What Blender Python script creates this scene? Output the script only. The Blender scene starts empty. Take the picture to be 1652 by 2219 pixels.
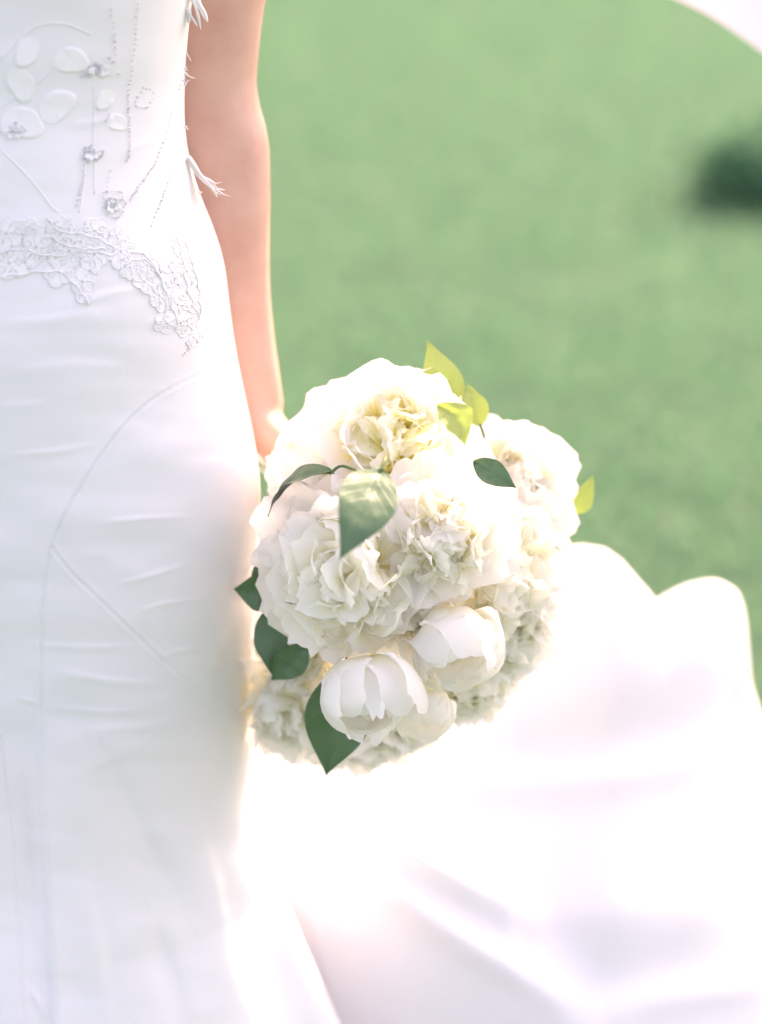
import bpy, math, random
import numpy as np
from mathutils import Vector, Matrix

# ------------------------------------------------------------------ camera, light, exposure
sc = bpy.context.scene
COL = sc.collection
TILT = math.radians(20.0)
DIST = 1.5
FRAME_H = 0.76                       # metres of scene that fill the frame height at the bride
PXS = FRAME_H / 2219.0               # metres per layout pixel (1652 x 2219 layout) at the bride
T0 = np.array((826 * PXS, 0.0, 0.755))
FWD = np.array((0.0, math.cos(TILT), -math.sin(TILT)))
UPV = np.array((0.0, math.sin(TILT), math.cos(TILT)))
CAM = T0 - FWD * DIST
cd = bpy.data.cameras.new('camera')
cam = bpy.data.objects.new('camera', cd)
COL.objects.link(cam)
cam.location = CAM
cam.rotation_euler = (math.pi / 2 - TILT, 0, 0)
cd.sensor_fit = 'VERTICAL'
cd.sensor_height = 56.0
cd.lens = 56.0 * DIST / FRAME_H
cd.clip_end = 400
cd.dof.use_dof = True
cd.dof.focus_distance = 1.385
cd.dof.aperture_fstop = cd.lens / 32.0
sc.camera = cam

SUN = np.array((0.35, 0.62, 0.70)); SUN /= np.linalg.norm(SUN)
world = bpy.data.worlds.new('World'); sc.world = world; world.use_nodes = True
wn = world.node_tree
sky = wn.nodes.new('ShaderNodeTexSky'); sky.sky_type = 'NISHITA'; sky.sun_disc = False
sky.sun_elevation = math.asin(SUN[2]); sky.sun_rotation = math.atan2(SUN[0], SUN[1])
sky.air_density = 1.0; sky.dust_density = 4.0; sky.ozone_density = 1.0
bgn = wn.nodes['Background']; bgn.inputs['Strength'].default_value = 0.15
wn.links.new(sky.outputs[0], bgn.inputs[0])
sl = bpy.data.lights.new('sun', 'SUN'); sl.energy = 2.0; sl.angle = math.radians(0.6); sl.color = (1.0, 0.955, 0.88)
so = bpy.data.objects.new('sun', sl); COL.objects.link(so)
so.rotation_euler = Vector(SUN).to_track_quat('Z', 'Y').to_euler(); so.location = (3, 4, 6)

sc.view_settings.view_transform = 'Standard'
sc.view_settings.look = 'None'
sc.view_settings.gamma = 1.0
sc.view_settings.use_curve_mapping = False
sc.view_settings.exposure = 2.2
sc.view_settings.use_white_balance = True
sc.view_settings.white_balance_temperature = 8500
sc.view_settings.white_balance_tint = 34
sc.render.engine = 'CYCLES'
sc.cycles.use_denoising = True
sc.cycles.max_bounces = 18
sc.cycles.diffuse_bounces = 12
sc.cycles.transmission_bounces = 14
sc.cycles.sample_clamp_indirect = 8

rng = np.random.default_rng(7)
random.seed(7)

# ------------------------------------------------------------------ layout helpers
def P(px, py, Y):
    """point of the scene that lies at depth Y along the line of sight of a layout pixel"""
    px = np.asarray(px, float); py = np.asarray(py, float); Y = np.asarray(Y, float)
    px, py, Y = np.broadcast_arrays(px, py, Y)
    d = FWD * DIST + np.stack([(px - 826) * PXS, 0 * px, 0 * px], -1) + UPV * ((1109.5 - py) * PXS)[..., None]
    t = (Y - CAM[1]) / d[..., 1]
    return CAM + d * t[..., None]

def proj(p):
    q = np.asarray(p) - CAM
    z = q @ FWD
    return 826 + q[..., 0] / z * DIST / PXS, 1109.5 - (q @ UPV) / z * DIST / PXS

def norm(v):
    v = np.asarray(v, float)
    return v / np.maximum(np.linalg.norm(v, axis=-1, keepdims=True), 1e-12)

# ------------------------------------------------------------------ mesh helpers
class MB:
    def __init__(s): s.v = []; s.q = []; s.t = []; s.n = 0; s.uv = []
    def add(s, verts, quads=None, tris=None, uv=None):
        verts = np.asarray(verts, float).reshape(-1, 3)
        s.v.append(verts)
        s.uv.append(np.zeros((len(verts), 2)) if uv is None else np.asarray(uv, float).reshape(-1, 2))
        if quads is not None and len(quads): s.q.append(np.asarray(quads, int) + s.n)
        if tris is not None and len(tris): s.t.append(np.asarray(tris, int) + s.n)
        s.n += len(verts)
    def grid(s, pts, uv=None, close_u=False):
        """pts: (rows, cols, 3)"""
        s.add(pts, gridq(pts.shape[0], pts.shape[1], close_u), uv=uv)
    def mesh(s, name, mat=None, smooth=True):
        v = np.concatenate(s.v); uv = np.concatenate(s.uv)
        q = np.concatenate(s.q) if s.q else np.zeros((0, 4), int)
        t = np.concatenate(s.t) if s.t else np.zeros((0, 3), int)
        me = bpy.data.meshes.new(name)
        me.vertices.add(len(v)); me.vertices.foreach_set('co', v.ravel())
        li = np.concatenate([q.ravel(), t.ravel()])
        me.loops.add(len(li)); me.loops.foreach_set('vertex_index', li)
        me.polygons.add(len(q) + len(t))
        st = np.concatenate([np.arange(len(q)) * 4, len(q) * 4 + np.arange(len(t)) * 3])
        me.polygons.foreach_set('loop_start', st)
        me.polygons.foreach_set('use_smooth', np.full(len(st), smooth))
        ul = me.uv_layers.new(name='UVMap')
        ul.data.foreach_set('uv', uv[li].ravel())
        me.update(calc_edges=True)
        me.validate()
        if mat: me.materials.append(mat)
        return me
    def build(s, name, mat, parent=None, smooth=True):
        return link(name, s.mesh(name, mat, smooth), parent)

def gridq(r, c, close=False):
    i = np.arange(r - 1)[:, None]; cc = c if close else c - 1
    j = np.arange(cc)[None, :]; j2 = (j + 1) % c
    return np.stack([i * c + j, i * c + j2, (i + 1) * c + j2, (i + 1) * c + j], -1).reshape(-1, 4)

def link(name, data, parent=None):
    o = bpy.data.objects.new(name, data); COL.objects.link(o)
    if parent is not None: o.parent = parent
    return o

def tag(o, label=None, cat=None, group=None, kind=None):
    if label: o['label'] = label
    if cat: o['category'] = cat
    if group: o['group'] = group
    if kind: o['kind'] = kind
    return o

def catmull(pts, n):
    pts = np.asarray(pts, float)
    p = np.concatenate([[2 * pts[0] - pts[1]], pts, [2 * pts[-1] - pts[-2]]])
    k = len(pts) - 1
    t = np.linspace(0, k, n); i = np.minimum(t.astype(int), k - 1); f = (t - i)[:, None]
    a, b, c, d = p[i], p[i + 1], p[i + 2], p[i + 3]
    return 0.5 * (2 * b + (c - a) * f + (2 * a - 5 * b + 4 * c - d) * f ** 2 + (3 * b - a - 3 * c + d) * f ** 3)

def tube(mb, path, rad, sides=8, caps=True, flat=1.0, flatdir=None):
    path = np.asarray(path, float); n = len(path)
    rad = np.broadcast_to(np.asarray(rad, float), (n,))
    tg = norm(np.gradient(path, axis=0))
    ref = np.array((0.13, 0.2, 0.97)) if flatdir is None else np.asarray(flatdir, float)
    a = norm(np.cross(tg, ref)); b = np.cross(tg, a)
    an = np.linspace(0, 2 * math.pi, sides, endpoint=False)
    ring = path[:, None] + rad[:, None, None] * (np.cos(an)[None, :, None] * a[:, None] + flat * np.sin(an)[None, :, None] * b[:, None])
    base = mb.n
    mb.grid(ring, close_u=True)
    if caps:
        mb.add(np.stack([path[0] - tg[0] * rad[0] * .5, path[-1] + tg[-1] * rad[-1] * .5]))
        c0, c1 = mb.n - 2, mb.n - 1
        j = np.arange(sides); j2 = (j + 1) % sides
        mb.t.append(np.stack([np.full(sides, c0), base + j2, base + j], -1))
        o = base + (n - 1) * sides
        mb.t.append(np.stack([np.full(sides, c1), o + j, o + j2], -1))

def ellipsoid(mb, c, r, rot=None, nu=20, nv=12):
    th = np.linspace(0, 2 * math.pi, nu, endpoint=False); ph = np.linspace(0.02, math.pi - 0.02, nv)
    p = np.stack([np.sin(ph)[:, None] * np.cos(th), np.sin(ph)[:, None] * np.sin(th), np.repeat(np.cos(ph)[:, None], nu, 1)], -1) * np.asarray(r)
    if rot is not None: p = p @ np.asarray(rot).T
    p = p + np.asarray(c); base = mb.n
    mb.grid(p, close_u=True)
    mb.add(np.stack([p[0].mean(0), p[-1].mean(0)])); j = np.arange(nu); j2 = (j + 1) % nu
    mb.t.append(np.stack([np.full(nu, mb.n - 2), base + j, base + j2], -1))
    o = base + (nv - 1) * nu
    mb.t.append(np.stack([np.full(nu, mb.n - 1), o + j2, o + j], -1))

def vnoise(x, y, seed=0):
    """smooth value noise on arrays"""
    x = np.asarray(x, float); y = np.asarray(y, float)
    xi = np.floor(x).astype(np.int64); yi = np.floor(y).astype(np.int64)
    fx = x - xi; fy = y - yi
    fx = fx * fx * (3 - 2 * fx); fy = fy * fy * (3 - 2 * fy)
    def h(a, b):
        k = (a * 374761393 + b * 668265263 + seed * 982451653) & 0xffffffff
        k = ((k ^ (k >> 13)) * 1274126177) & 0xffffffff
        return ((k ^ (k >> 16)) & 0xffff) / 32767.5 - 1
    return (h(xi, yi) * (1 - fx) + h(xi + 1, yi) * fx) * (1 - fy) + (h(xi, yi + 1) * (1 - fx) + h(xi + 1, yi + 1) * fx) * fy

def seg_dist(x, y, poly):
    """distance and signed side of points to a polyline (layout pixels)"""
    best = np.full(x.shape, 1e9); side = np.zeros(x.shape); tt = np.zeros(x.shape)
    n = len(poly) - 1
    for k in range(n):
        a, b = poly[k], poly[k + 1]
        d = b - a; L2 = d @ d + 1e-9
        t = np.clip(((x - a[0]) * d[0] + (y - a[1]) * d[1]) / L2, 0, 1)
        dx = x - (a[0] + t * d[0]); dy = y - (a[1] + t * d[1])
        r = np.hypot(dx, dy); m = r < best
        best = np.where(m, r, best); side = np.where(m, np.sign(d[0] * dy - d[1] * dx), side); tt = np.where(m, (k + t) / n, tt)
    return best, side, tt

# ------------------------------------------------------------------ materials
def newmat(name):
    m = bpy.data.materials.new(name); m.use_nodes = True
    nt = m.node_tree; nt.nodes.clear()
    out = nt.nodes.new('ShaderNodeOutputMaterial')
    return m, nt, out
def N(nt, kind, **kw):
    n = nt.nodes.new(kind)
    for k, v in kw.items():
        if k.startswith('_'): setattr(n, k[1:], v)
        else: n.inputs[k.replace('__', ' ')].default_value = v
    return n
def ramp(nt, fac, stops):
    r = nt.nodes.new('ShaderNodeValToRGB'); e = r.color_ramp.elements
    while len(e) < len(stops): e.new(0.5)
    for el, (p, c) in zip(e, stops): el.position = p; el.color = (*c, 1)
    nt.links.new(fac, r.inputs[0]); return r.outputs[0]
def bump(nt, height, strength, dist):
    b = nt.nodes.new('ShaderNodeBump'); b.inputs['Strength'].default_value = strength; b.inputs['Distance'].default_value = dist
    nt.links.new(height, b.inputs['Height']); return b.outputs[0]

def cloth_mat(name, col, trans, tcol, sheen=0.2, rough=0.6, weave=True):
    m, nt, out = newmat(name)
    p = N(nt, 'ShaderNodeBsdfPrincipled', Base__Color=(*col, 1), Roughness=rough)
    p.inputs['Sheen Weight'].default_value = sheen
    p.inputs['Specular IOR Level'].default_value = 0.3
    t = N(nt, 'ShaderNodeBsdfTranslucent', Color=(*tcol, 1))
    mx = N(nt, 'ShaderNodeMixShader', Fac=trans)
    nt.links.new(p.outputs[0], mx.inputs[1]); nt.links.new(t.outputs[0], mx.inputs[2]); nt.links.new(mx.outputs[0], out.inputs[0])
    tc = nt.nodes.new('ShaderNodeTexCoord')
    nz = N(nt, 'ShaderNodeTexNoise', Scale=14.0, Detail=4.0)
    nt.links.new(tc.outputs['Object'], nz.inputs['Vector'])
    c2 = ramp(nt, nz.outputs[0], [(0.3, tuple(c * 0.965 for c in col)), (0.7, col)])
    nt.links.new(c2, p.inputs['Base Color'])
    if weave:
        mp = N(nt, 'ShaderNodeMapping'); mp.inputs['Scale'].default_value = (700, 700, 1900)
        nt.links.new(tc.outputs['Object'], mp.inputs[0])
        w = N(nt, 'ShaderNodeTexNoise', Scale=1.0, Detail=2.0); nt.links.new(mp.outputs[0], w.inputs['Vector'])
        nt.links.new(bump(nt, w.outputs[0], 0.18, 0.0006), p.inputs['Normal'])
    return m

M_DRESS = cloth_mat('ivory_satin', (0.86, 0.855, 0.865), 0.10, (0.88, 0.80, 0.76), 0.15, 0.55)
M_TRAIN = cloth_mat('train_satin', (0.80, 0.80, 0.815), 0.15, (0.90, 0.83, 0.82), 0.15, 0.55)
M_LACE = cloth_mat('lace_thread', (0.89, 0.885, 0.885), 0.10, (0.90, 0.88, 0.86), 0.1, 0.6, False)
M_VEIL = cloth_mat('veil_silk', (0.80, 0.71, 0.72), 0.22, (0.82, 0.70, 0.70), 0.1, 0.7, False)

m, nt, out = newmat('bead_pearl'); M_BEAD = m
p = N(nt, 'ShaderNodeBsdfPrincipled', Base__Color=(0.9, 0.89, 0.89, 1), Roughness=0.35); p.inputs['Coat Weight'].default_value = 0.2
tc = nt.nodes.new('ShaderNodeTexCoord'); nz = N(nt, 'ShaderNodeTexNoise', Scale=300.0)
nt.links.new(tc.outputs['Object'], nz.inputs['Vector'])
nt.links.new(ramp(nt, nz.outputs[0], [(0.35, (0.92, 0.91, 0.92)), (0.65, (0.96, 0.95, 0.94))]), p.inputs['Base Color'])
t = N(nt, 'ShaderNodeBsdfTranslucent', Color=(0.96, 0.95, 0.95, 1)); ms = N(nt, 'ShaderNodeMixShader', Fac=0.0)
nt.links.new(p.outputs[0], ms.inputs[1]); nt.links.new(t.outputs[0], ms.inputs[2]); nt.links.new(ms.outputs[0], out.inputs[0])

m, nt, out = newmat('skin'); M_SKIN = m
p = N(nt, 'ShaderNodeBsdfPrincipled', Roughness=0.48)
p.inputs['Subsurface Weight'].default_value = 0.35; p.inputs['Subsurface Radius'].default_value = (1.0, 0.35, 0.2); p.inputs['Subsurface Scale'].default_value = 0.008
p.inputs['Specular IOR Level'].default_value = 0.4
tc = nt.nodes.new('ShaderNodeTexCoord'); nz = N(nt, 'ShaderNodeTexNoise', Scale=22.0, Detail=5.0, Roughness=0.6)
nt.links.new(tc.outputs['Object'], nz.inputs['Vector'])
nt.links.new(ramp(nt, nz.outputs[0], [(0.25, (0.60, 0.325, 0.248)), (0.75, (0.72, 0.455, 0.362))]), p.inputs['Base Color'])
n2 = N(nt, 'ShaderNodeTexVoronoi', Scale=900.0); nt.links.new(tc.outputs['Object'], n2.inputs['Vector'])
nt.links.new(bump(nt, n2.outputs['Distance'], 0.12, 0.0008), p.inputs['Normal'])
nt.links.new(p.outputs[0], out.inputs[0])

m, nt, out = newmat('hair'); M_HAIR = m
p = N(nt, 'ShaderNodeBsdfPrincipled', Roughness=0.4)
tc = nt.nodes.new('ShaderNodeTexCoord'); wv = N(nt, 'ShaderNodeTexWave', Scale=60.0, Distortion=6.0)
nt.links.new(tc.outputs['Object'], wv.inputs['Vector'])
nt.links.new(ramp(nt, wv.outputs[0], [(0.0, (0.10, 0.055, 0.03)), (1.0, (0.22, 0.13, 0.07))]), p.inputs['Base Color'])
nt.links.new(p.outputs[0], out.inputs[0])

def petal_mat(name, stops, tstops, tr=0.62):
    m, nt, out = newmat(name)
    uv = nt.nodes.new('ShaderNodeUVMap'); sp = nt.nodes.new('ShaderNodeSeparateXYZ'); nt.links.new(uv.outputs[0], sp.inputs[0])
    mp = N(nt, 'ShaderNodeMapping'); mp.inputs['Scale'].default_value = (26, 1.6, 1); nt.links.new(uv.outputs[0], mp.inputs[0])
    vein = N(nt, 'ShaderNodeTexNoise', Scale=1.0, Detail=3.0); nt.links.new(mp.outputs[0], vein.inputs['Vector'])
    ad = N(nt, 'ShaderNodeMath', _operation='MULTIPLY_ADD'); nt.links.new(vein.outputs[0], ad.inputs[0]); ad.inputs[1].default_value = 0.22
    sb = N(nt, 'ShaderNodeMath', _operation='SUBTRACT'); nt.links.new(sp.outputs[1], sb.inputs[0]); sb.inputs[1].default_value = 0.11
    nt.links.new(sb.outputs[0], ad.inputs[2])
    d = N(nt, 'ShaderNodeBsdfPrincipled', Roughness=0.6); d.inputs['Specular IOR Level'].default_value = 0.12
    nt.links.new(ramp(nt, ad.outputs[0], stops), d.inputs['Base Color'])
    t = nt.nodes.new('ShaderNodeBsdfTranslucent'); nt.links.new(ramp(nt, ad.outputs[0], tstops), t.inputs[0])
    mx = N(nt, 'ShaderNodeMixShader', Fac=tr)
    nt.links.new(d.outputs[0], mx.inputs[1]); nt.links.new(t.outputs[0], mx.inputs[2]); nt.links.new(mx.outputs[0], out.inputs[0])
    b = bump(nt, vein.outputs[0], 0.25, 0.00012); nt.links.new(b, d.inputs['Normal']); nt.links.new(b, t.inputs['Normal'])
    return m
M_PETAL = petal_mat('peony_petal', [(0.0, (0.90, 0.86, 0.42)), (0.22, (0.96, 0.94, 0.80)), (0.6, (0.975, 0.96, 0.935))],
                    [(0.0, (0.90, 0.85, 0.38)), (0.3, (0.97, 0.95, 0.80)), (0.7, (0.98, 0.965, 0.94))])
M_HEART_Y = petal_mat('peony_yellow_heart', [(0.0, (0.93, 0.84, 0.10)), (0.72, (0.965, 0.93, 0.55)), (0.95, (0.98, 0.965, 0.90))],
                      [(0.0, (0.93, 0.86, 0.12)), (0.72, (0.97, 0.94, 0.55)), (0.95, (0.985, 0.97, 0.90))])
M_HEART = petal_mat('peony_heart', [(0.0, (0.93, 0.85, 0.20)), (0.55, (0.975, 0.95, 0.76)), (0.88, (0.982, 0.968, 0.925))],
                    [(0.0, (0.93, 0.86, 0.20)), (0.55, (0.98, 0.955, 0.76)), (0.88, (0.985, 0.975, 0.93))])

def leaf_mat(name, top, under, tr, tcol, rough, vein):
    m, nt, out = newmat(name)
    geo = nt.nodes.new('ShaderNodeNewGeometry'); tc = nt.nodes.new('ShaderNodeTexCoord')
    uv = nt.nodes.new('ShaderNodeUVMap'); sp = nt.nodes.new('ShaderNodeSeparateXYZ'); nt.links.new(uv.outputs[0], sp.inputs[0])
    nz = N(nt, 'ShaderNodeTexNoise', Scale=90.0, Detail=5.0); nt.links.new(tc.outputs['Object'], nz.inputs['Vector'])
    ct = ramp(nt, nz.outputs[0], [(0.3, tuple(c * 0.75 for c in top)), (0.7, tuple(c * 1.25 for c in top))])
    mx = N(nt, 'ShaderNodeMix', _data_type='RGBA'); nt.links.new(geo.outputs['Backfacing'], mx.inputs[0])
    nt.links.new(ct, mx.inputs[6]); mx.inputs[7].default_value = (*under, 1)
    # midrib and side veins paler: uv.x runs -1..1 across, uv.y 0..1 along
    ab = N(nt, 'ShaderNodeMath', _operation='ABSOLUTE'); nt.links.new(sp.outputs[0], ab.inputs[0])
    st = N(nt, 'ShaderNodeMath', _operation='MULTIPLY_ADD'); nt.links.new(ab.outputs[0], st.inputs[0]); st.inputs[1].default_value = -0.28; nt.links.new(sp.outputs[1], st.inputs[2])
    sn = N(nt, 'ShaderNodeMath', _operation='MULTIPLY'); nt.links.new(st.outputs[0], sn.inputs[0]); sn.inputs[1].default_value = 52
    ss = N(nt, 'ShaderNodeMath', _operation='SINE'); nt.links.new(sn.outputs[0], ss.inputs[0])
    sv = ramp(nt, ss.outputs[0], [(0.86, (0, 0, 0)), (1.0, (0.35, 0.35, 0.35))])
    mr = ramp(nt, ab.outputs[0], [(0.0, (1, 1, 1)), (0.05, (0, 0, 0))])
    vm = N(nt, 'ShaderNodeMath', _operation='MAXIMUM'); nt.links.new(sv, vm.inputs[0]); nt.links.new(mr, vm.inputs[1])
    vs = N(nt, 'ShaderNodeMath', _operation='MULTIPLY'); nt.links.new(vm.outputs[0], vs.inputs[0]); vs.inputs[1].default_value = 0.6
    m2 = N(nt, 'ShaderNodeMix', _data_type='RGBA'); nt.links.new(vs.outputs[0], m2.inputs[0]); nt.links.new(mx.outputs[2], m2.inputs[6]); m2.inputs[7].default_value = (*vein, 1)
    p = N(nt, 'ShaderNodeBsdfPrincipled', Roughness=rough); p.inputs['Specular IOR Level'].default_value = 0.38
    p.inputs['Coat Weight'].default_value = 0.12; p.inputs['Coat Roughness'].default_value = 0.4
    nt.links.new(m2.outputs[2], p.inputs['Base Color'])
    sm = N(nt, 'ShaderNodeMath', _operation='MULTIPLY_ADD'); nt.links.new(vm.outputs[0], sm.inputs[0]); sm.inputs[1].default_value = -0.5; nt.links.new(nz.outputs[0], sm.inputs[2])
    nt.links.new(bump(nt, sm.outputs[0], 0.55, 0.0012), p.inputs['Normal'])
    t = N(nt, 'ShaderNodeBsdfTranslucent', Color=(*tcol, 1))
    ms = N(nt, 'ShaderNodeMixShader', Fac=tr)
    nt.links.new(p.outputs[0], ms.inputs[1]); nt.links.new(t.outputs[0], ms.inputs[2]); nt.links.new(ms.outputs[0], out.inputs[0])
    return m
M_LEAF = leaf_mat('camellia_leaf', (0.004, 0.030, 0.024), (0.07, 0.15, 0.07), 0.06, (0.05, 0.18, 0.03), 0.42, (0.08, 0.18, 0.11))
M_LEAFY = leaf_mat('young_leaf', (0.22, 0.34, 0.07), (0.34, 0.42, 0.15), 0.45, (0.36, 0.50, 0.09), 0.42, (0.50, 0.58, 0.25))

m, nt, out = newmat('stem_green'); M_STEM = m
p = N(nt, 'ShaderNodeBsdfPrincipled', Roughness=0.5)
tc = nt.nodes.new('ShaderNodeTexCoord'); nz = N(nt, 'ShaderNodeTexNoise', Scale=60.0); nt.links.new(tc.outputs['Object'], nz.inputs['Vector'])
nt.links.new(ramp(nt, nz.outputs[0], [(0.3, (0.06, 0.12, 0.03)), (0.7, (0.12, 0.20, 0.06))]), p.inputs['Base Color']); nt.links.new(p.outputs[0], out.inputs[0])

m, nt, out = newmat('bark'); M_BARK = m
p = N(nt, 'ShaderNodeBsdfPrincipled', Roughness=0.9)
tc = nt.nodes.new('ShaderNodeTexCoord'); nz = N(nt, 'ShaderNodeTexNoise', Scale=18.0, Detail=6.0); nt.links.new(tc.outputs['Object'], nz.inputs['Vector'])
nt.links.new(ramp(nt, nz.outputs[0], [(0.3, (0.06, 0.045, 0.03)), (0.7, (0.16, 0.12, 0.09))]), p.inputs['Base Color'])
nt.links.new(bump(nt, nz.outputs[0], 0.6, 0.02), p.inputs['Normal']); nt.links.new(p.outputs[0], out.inputs[0])

def green_mat(name, a, b, scale, tr, tcol, rough=0.6):
    m, nt, out = newmat(name)
    tc = nt.nodes.new('ShaderNodeTexCoord')
    nz = N(nt, 'ShaderNodeTexNoise', Scale=scale, Detail=6.0, Roughness=0.65); nt.links.new(tc.outputs['Object'], nz.inputs['Vector'])
    p = N(nt, 'ShaderNodeBsdfPrincipled', Roughness=rough); p.inputs['Specular IOR Level'].default_value = 0.3
    nt.links.new(ramp(nt, nz.outputs[0], [(0.3, a), (0.7, b)]), p.inputs['Base Color'])
    t = N(nt, 'ShaderNodeBsdfTranslucent', Color=(*tcol, 1)); ms = N(nt, 'ShaderNodeMixShader', Fac=tr)
    nt.links.new(p.outputs[0], ms.inputs[1]); nt.links.new(t.outputs[0], ms.inputs[2]); nt.links.new(ms.outputs[0], out.inputs[0])
    return m
M_LAWN = green_mat('lawn_turf', (0.040, 0.094, 0.050), (0.050, 0.108, 0.060), 2.2, 0.0, (0, 0, 0), 0.85)
M_GRASS = green_mat('grass_blade', (0.078, 0.200, 0.128), (0.093, 0.224, 0.146), 0.9, 0.45, (0.125, 0.305, 0.162), 0.6)
M_CROWN = green_mat('shadow_bush_needles', (0.004, 0.085, 0.040), (0.010, 0.120, 0.060), 2.0, 0.08, (0.01, 0.10, 0.05), 0.9)  # dark green of the added bush, stands in for shaded lawn

# ------------------------------------------------------------------ the setting: lawn
mb = MB()
gx = np.concatenate([np.linspace(-120, -6, 8), np.linspace(-4, 10, 71), np.linspace(14, 120, 8)])
gy = np.concatenate([np.linspace(-40, -4, 6), np.linspace(-2, 16, 91), np.linspace(20, 200, 10)])
X, Y = np.meshgrid(gx, gy)
Z = 0.012 * vnoise(X * 1.3, Y * 1.3, 3) - 0.012
Zl = lambda x, y: 0.012 * vnoise(x * 1.3, y * 1.3, 3) - 0.012
mb.grid(np.stack([X, Y, Z], -1))
lawn = mb.build('lawn', M_LAWN)
tag(lawn, 'sunlit green lawn behind the bride', kind='structure')

n = 300000
gy = 0.2 + 14.5 * rng.random(n) ** 1.25
half = 0.75 + 0.30 * (gy + 1.4)
gxp = 0.45 + half * (rng.random(n) * 2 - 1) * 1.25
h = rng.uniform(0.022, 0.045, n); az = rng.uniform(0, 2 * math.pi, n); lean = rng.uniform(0.1, 0.9, n) * h
wd = rng.uniform(0.0016, 0.003, n) * (1 + gy * 0.12)
base = np.stack([gxp, gy, Zl(gxp, gy) - 0.003], -1)
sd = np.stack([-np.sin(az), np.cos(az), 0 * az], -1) * wd[:, None]
dr = np.stack([np.cos(az), np.sin(az), 0 * az], -1)
mid = base + dr * (lean * 0.35)[:, None] + np.array((0, 0, 1)) * (h * 0.6)[:, None]
tip = base + dr * lean[:, None] + np.array((0, 0, 1)) * h[:, None]
V = np.stack([base - sd, base + sd, mid + sd * 0.8, mid - sd * 0.8, tip], 1)
k = np.arange(n)[:, None] * 5
mb = MB(); mb.add(V, k + np.array([[0, 1, 2, 3]]), k + np.array([[3, 2, 4]]))
tag(mb.build('grass', M_GRASS), 'short mown grass blades covering the lawn', 'grass', kind='stuff')

# added low bush at the right, standing in for a dark shadow on the lawn
def bush(base, rad, seed):
    r = np.random.default_rng(seed)
    root = link('shadow_bush', None); root.location = base
    tag(root, 'added low dark green bush standing in for a shadow on the lawn at the right edge', 'bush')
    mbt = MB(); sprays = []
    for i in range(46):
        a = i * 2.39996 + r.normal() * .1; e = r.uniform(.55, 1.0); k = np.array((math.cos(a) * rad[0] * e, math.sin(a) * rad[1] * e, rad[2] * (1 - e ** 2) ** .5 * r.uniform(.75, 1.1) + .05))
        q = catmull([(0, 0, 0.0), k * (.4, .4, .75), k * (.8, .8, 1.0), k], 14); sprays.append(q)
        tube(mbt, q, np.linspace(.016, .004, 14), 6)
    mbt.build('branches', M_BARK, root)
    n = 16000
    sp = np.array(sprays); ii = r.integers(0, len(sp), n); t = r.integers(3, 14, n)
    c = sp[ii, t] + r.normal(size=(n, 3)) * np.array((.085, .07, .045)); c[:, 2] = np.maximum(c[:, 2], .015)
    d_ = norm(sp[ii, np.minimum(t + 1, 13)] - sp[ii, t - 1] + r.normal(size=(n, 3)) * .08); b_ = norm(np.cross(d_, r.normal(size=(n, 3))))
    L = r.uniform(.03, .06, n)[:, None]
    V = np.stack([c - b_ * L * .22, c + d_ * L * .6 + b_ * L * .1, c + d_ * L, c - d_ * L * .3 + b_ * L * .22], 1)
    mbc = MB(); mbc.add(V, np.arange(n)[:, None] * 4 + np.array([[0, 1, 2, 3]]))
    tag(mbc.build('foliage', M_CROWN, root), kind='stuff')
    return root
bush((2.46, 4.98, 0), (1.16, .66, .17), 5)

# ------------------------------------------------------------------ the bride
person = link('person', None)
tag(person, 'bride in a white satin gown with lace waist, bare arm hanging at her side', 'person')

edge = np.array([(-600, 395), (-400, 440), (-200, 445), (-100, 430), (0, 416), (100, 404), (200, 399), (270, 398), (330, 404), (400, 424), (460, 444), (540, 482), (640, 494), (740, 506),
                 (790, 515), (880, 534), (940, 548), (1050, 565), (1200, 566), (1350, 558), (1500, 545), (1700, 550), (1800, 566), (1900, 600), (2000, 640), (2100, 678), (2219, 725), (2350, 775), (2700, 880), (3200, 1050)], float)
ep = P(edge[:, 1], edge[:, 0], 0.0)
EZ = ep[::-1, 2]; EX = ep[::-1, 0]
def wprof(z): return np.interp(z, EZ, EX)
def smooth_interp(z, xs, ys):
    w = 0
    for o in np.linspace(-0.02, 0.02, 7): w = w + np.interp(z + o, xs, ys)
    return w / 7
DZ = np.array([0.0, 0.2, 0.35, 0.5, 0.65, 0.8, 0.92, 1.0, 1.07, 1.15, 1.25, 1.34, 1.40]); DD = np.array([0.34, 0.24, 0.17, 0.135, 0.125, 0.13, 0.128, 0.112, 0.098, 0.105, 0.128, 0.115, 0.09])
def hw(z): return smooth_interp(z, EZ, EX)
def dp(z): return smooth_interp(z, DZ, DD)

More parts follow.
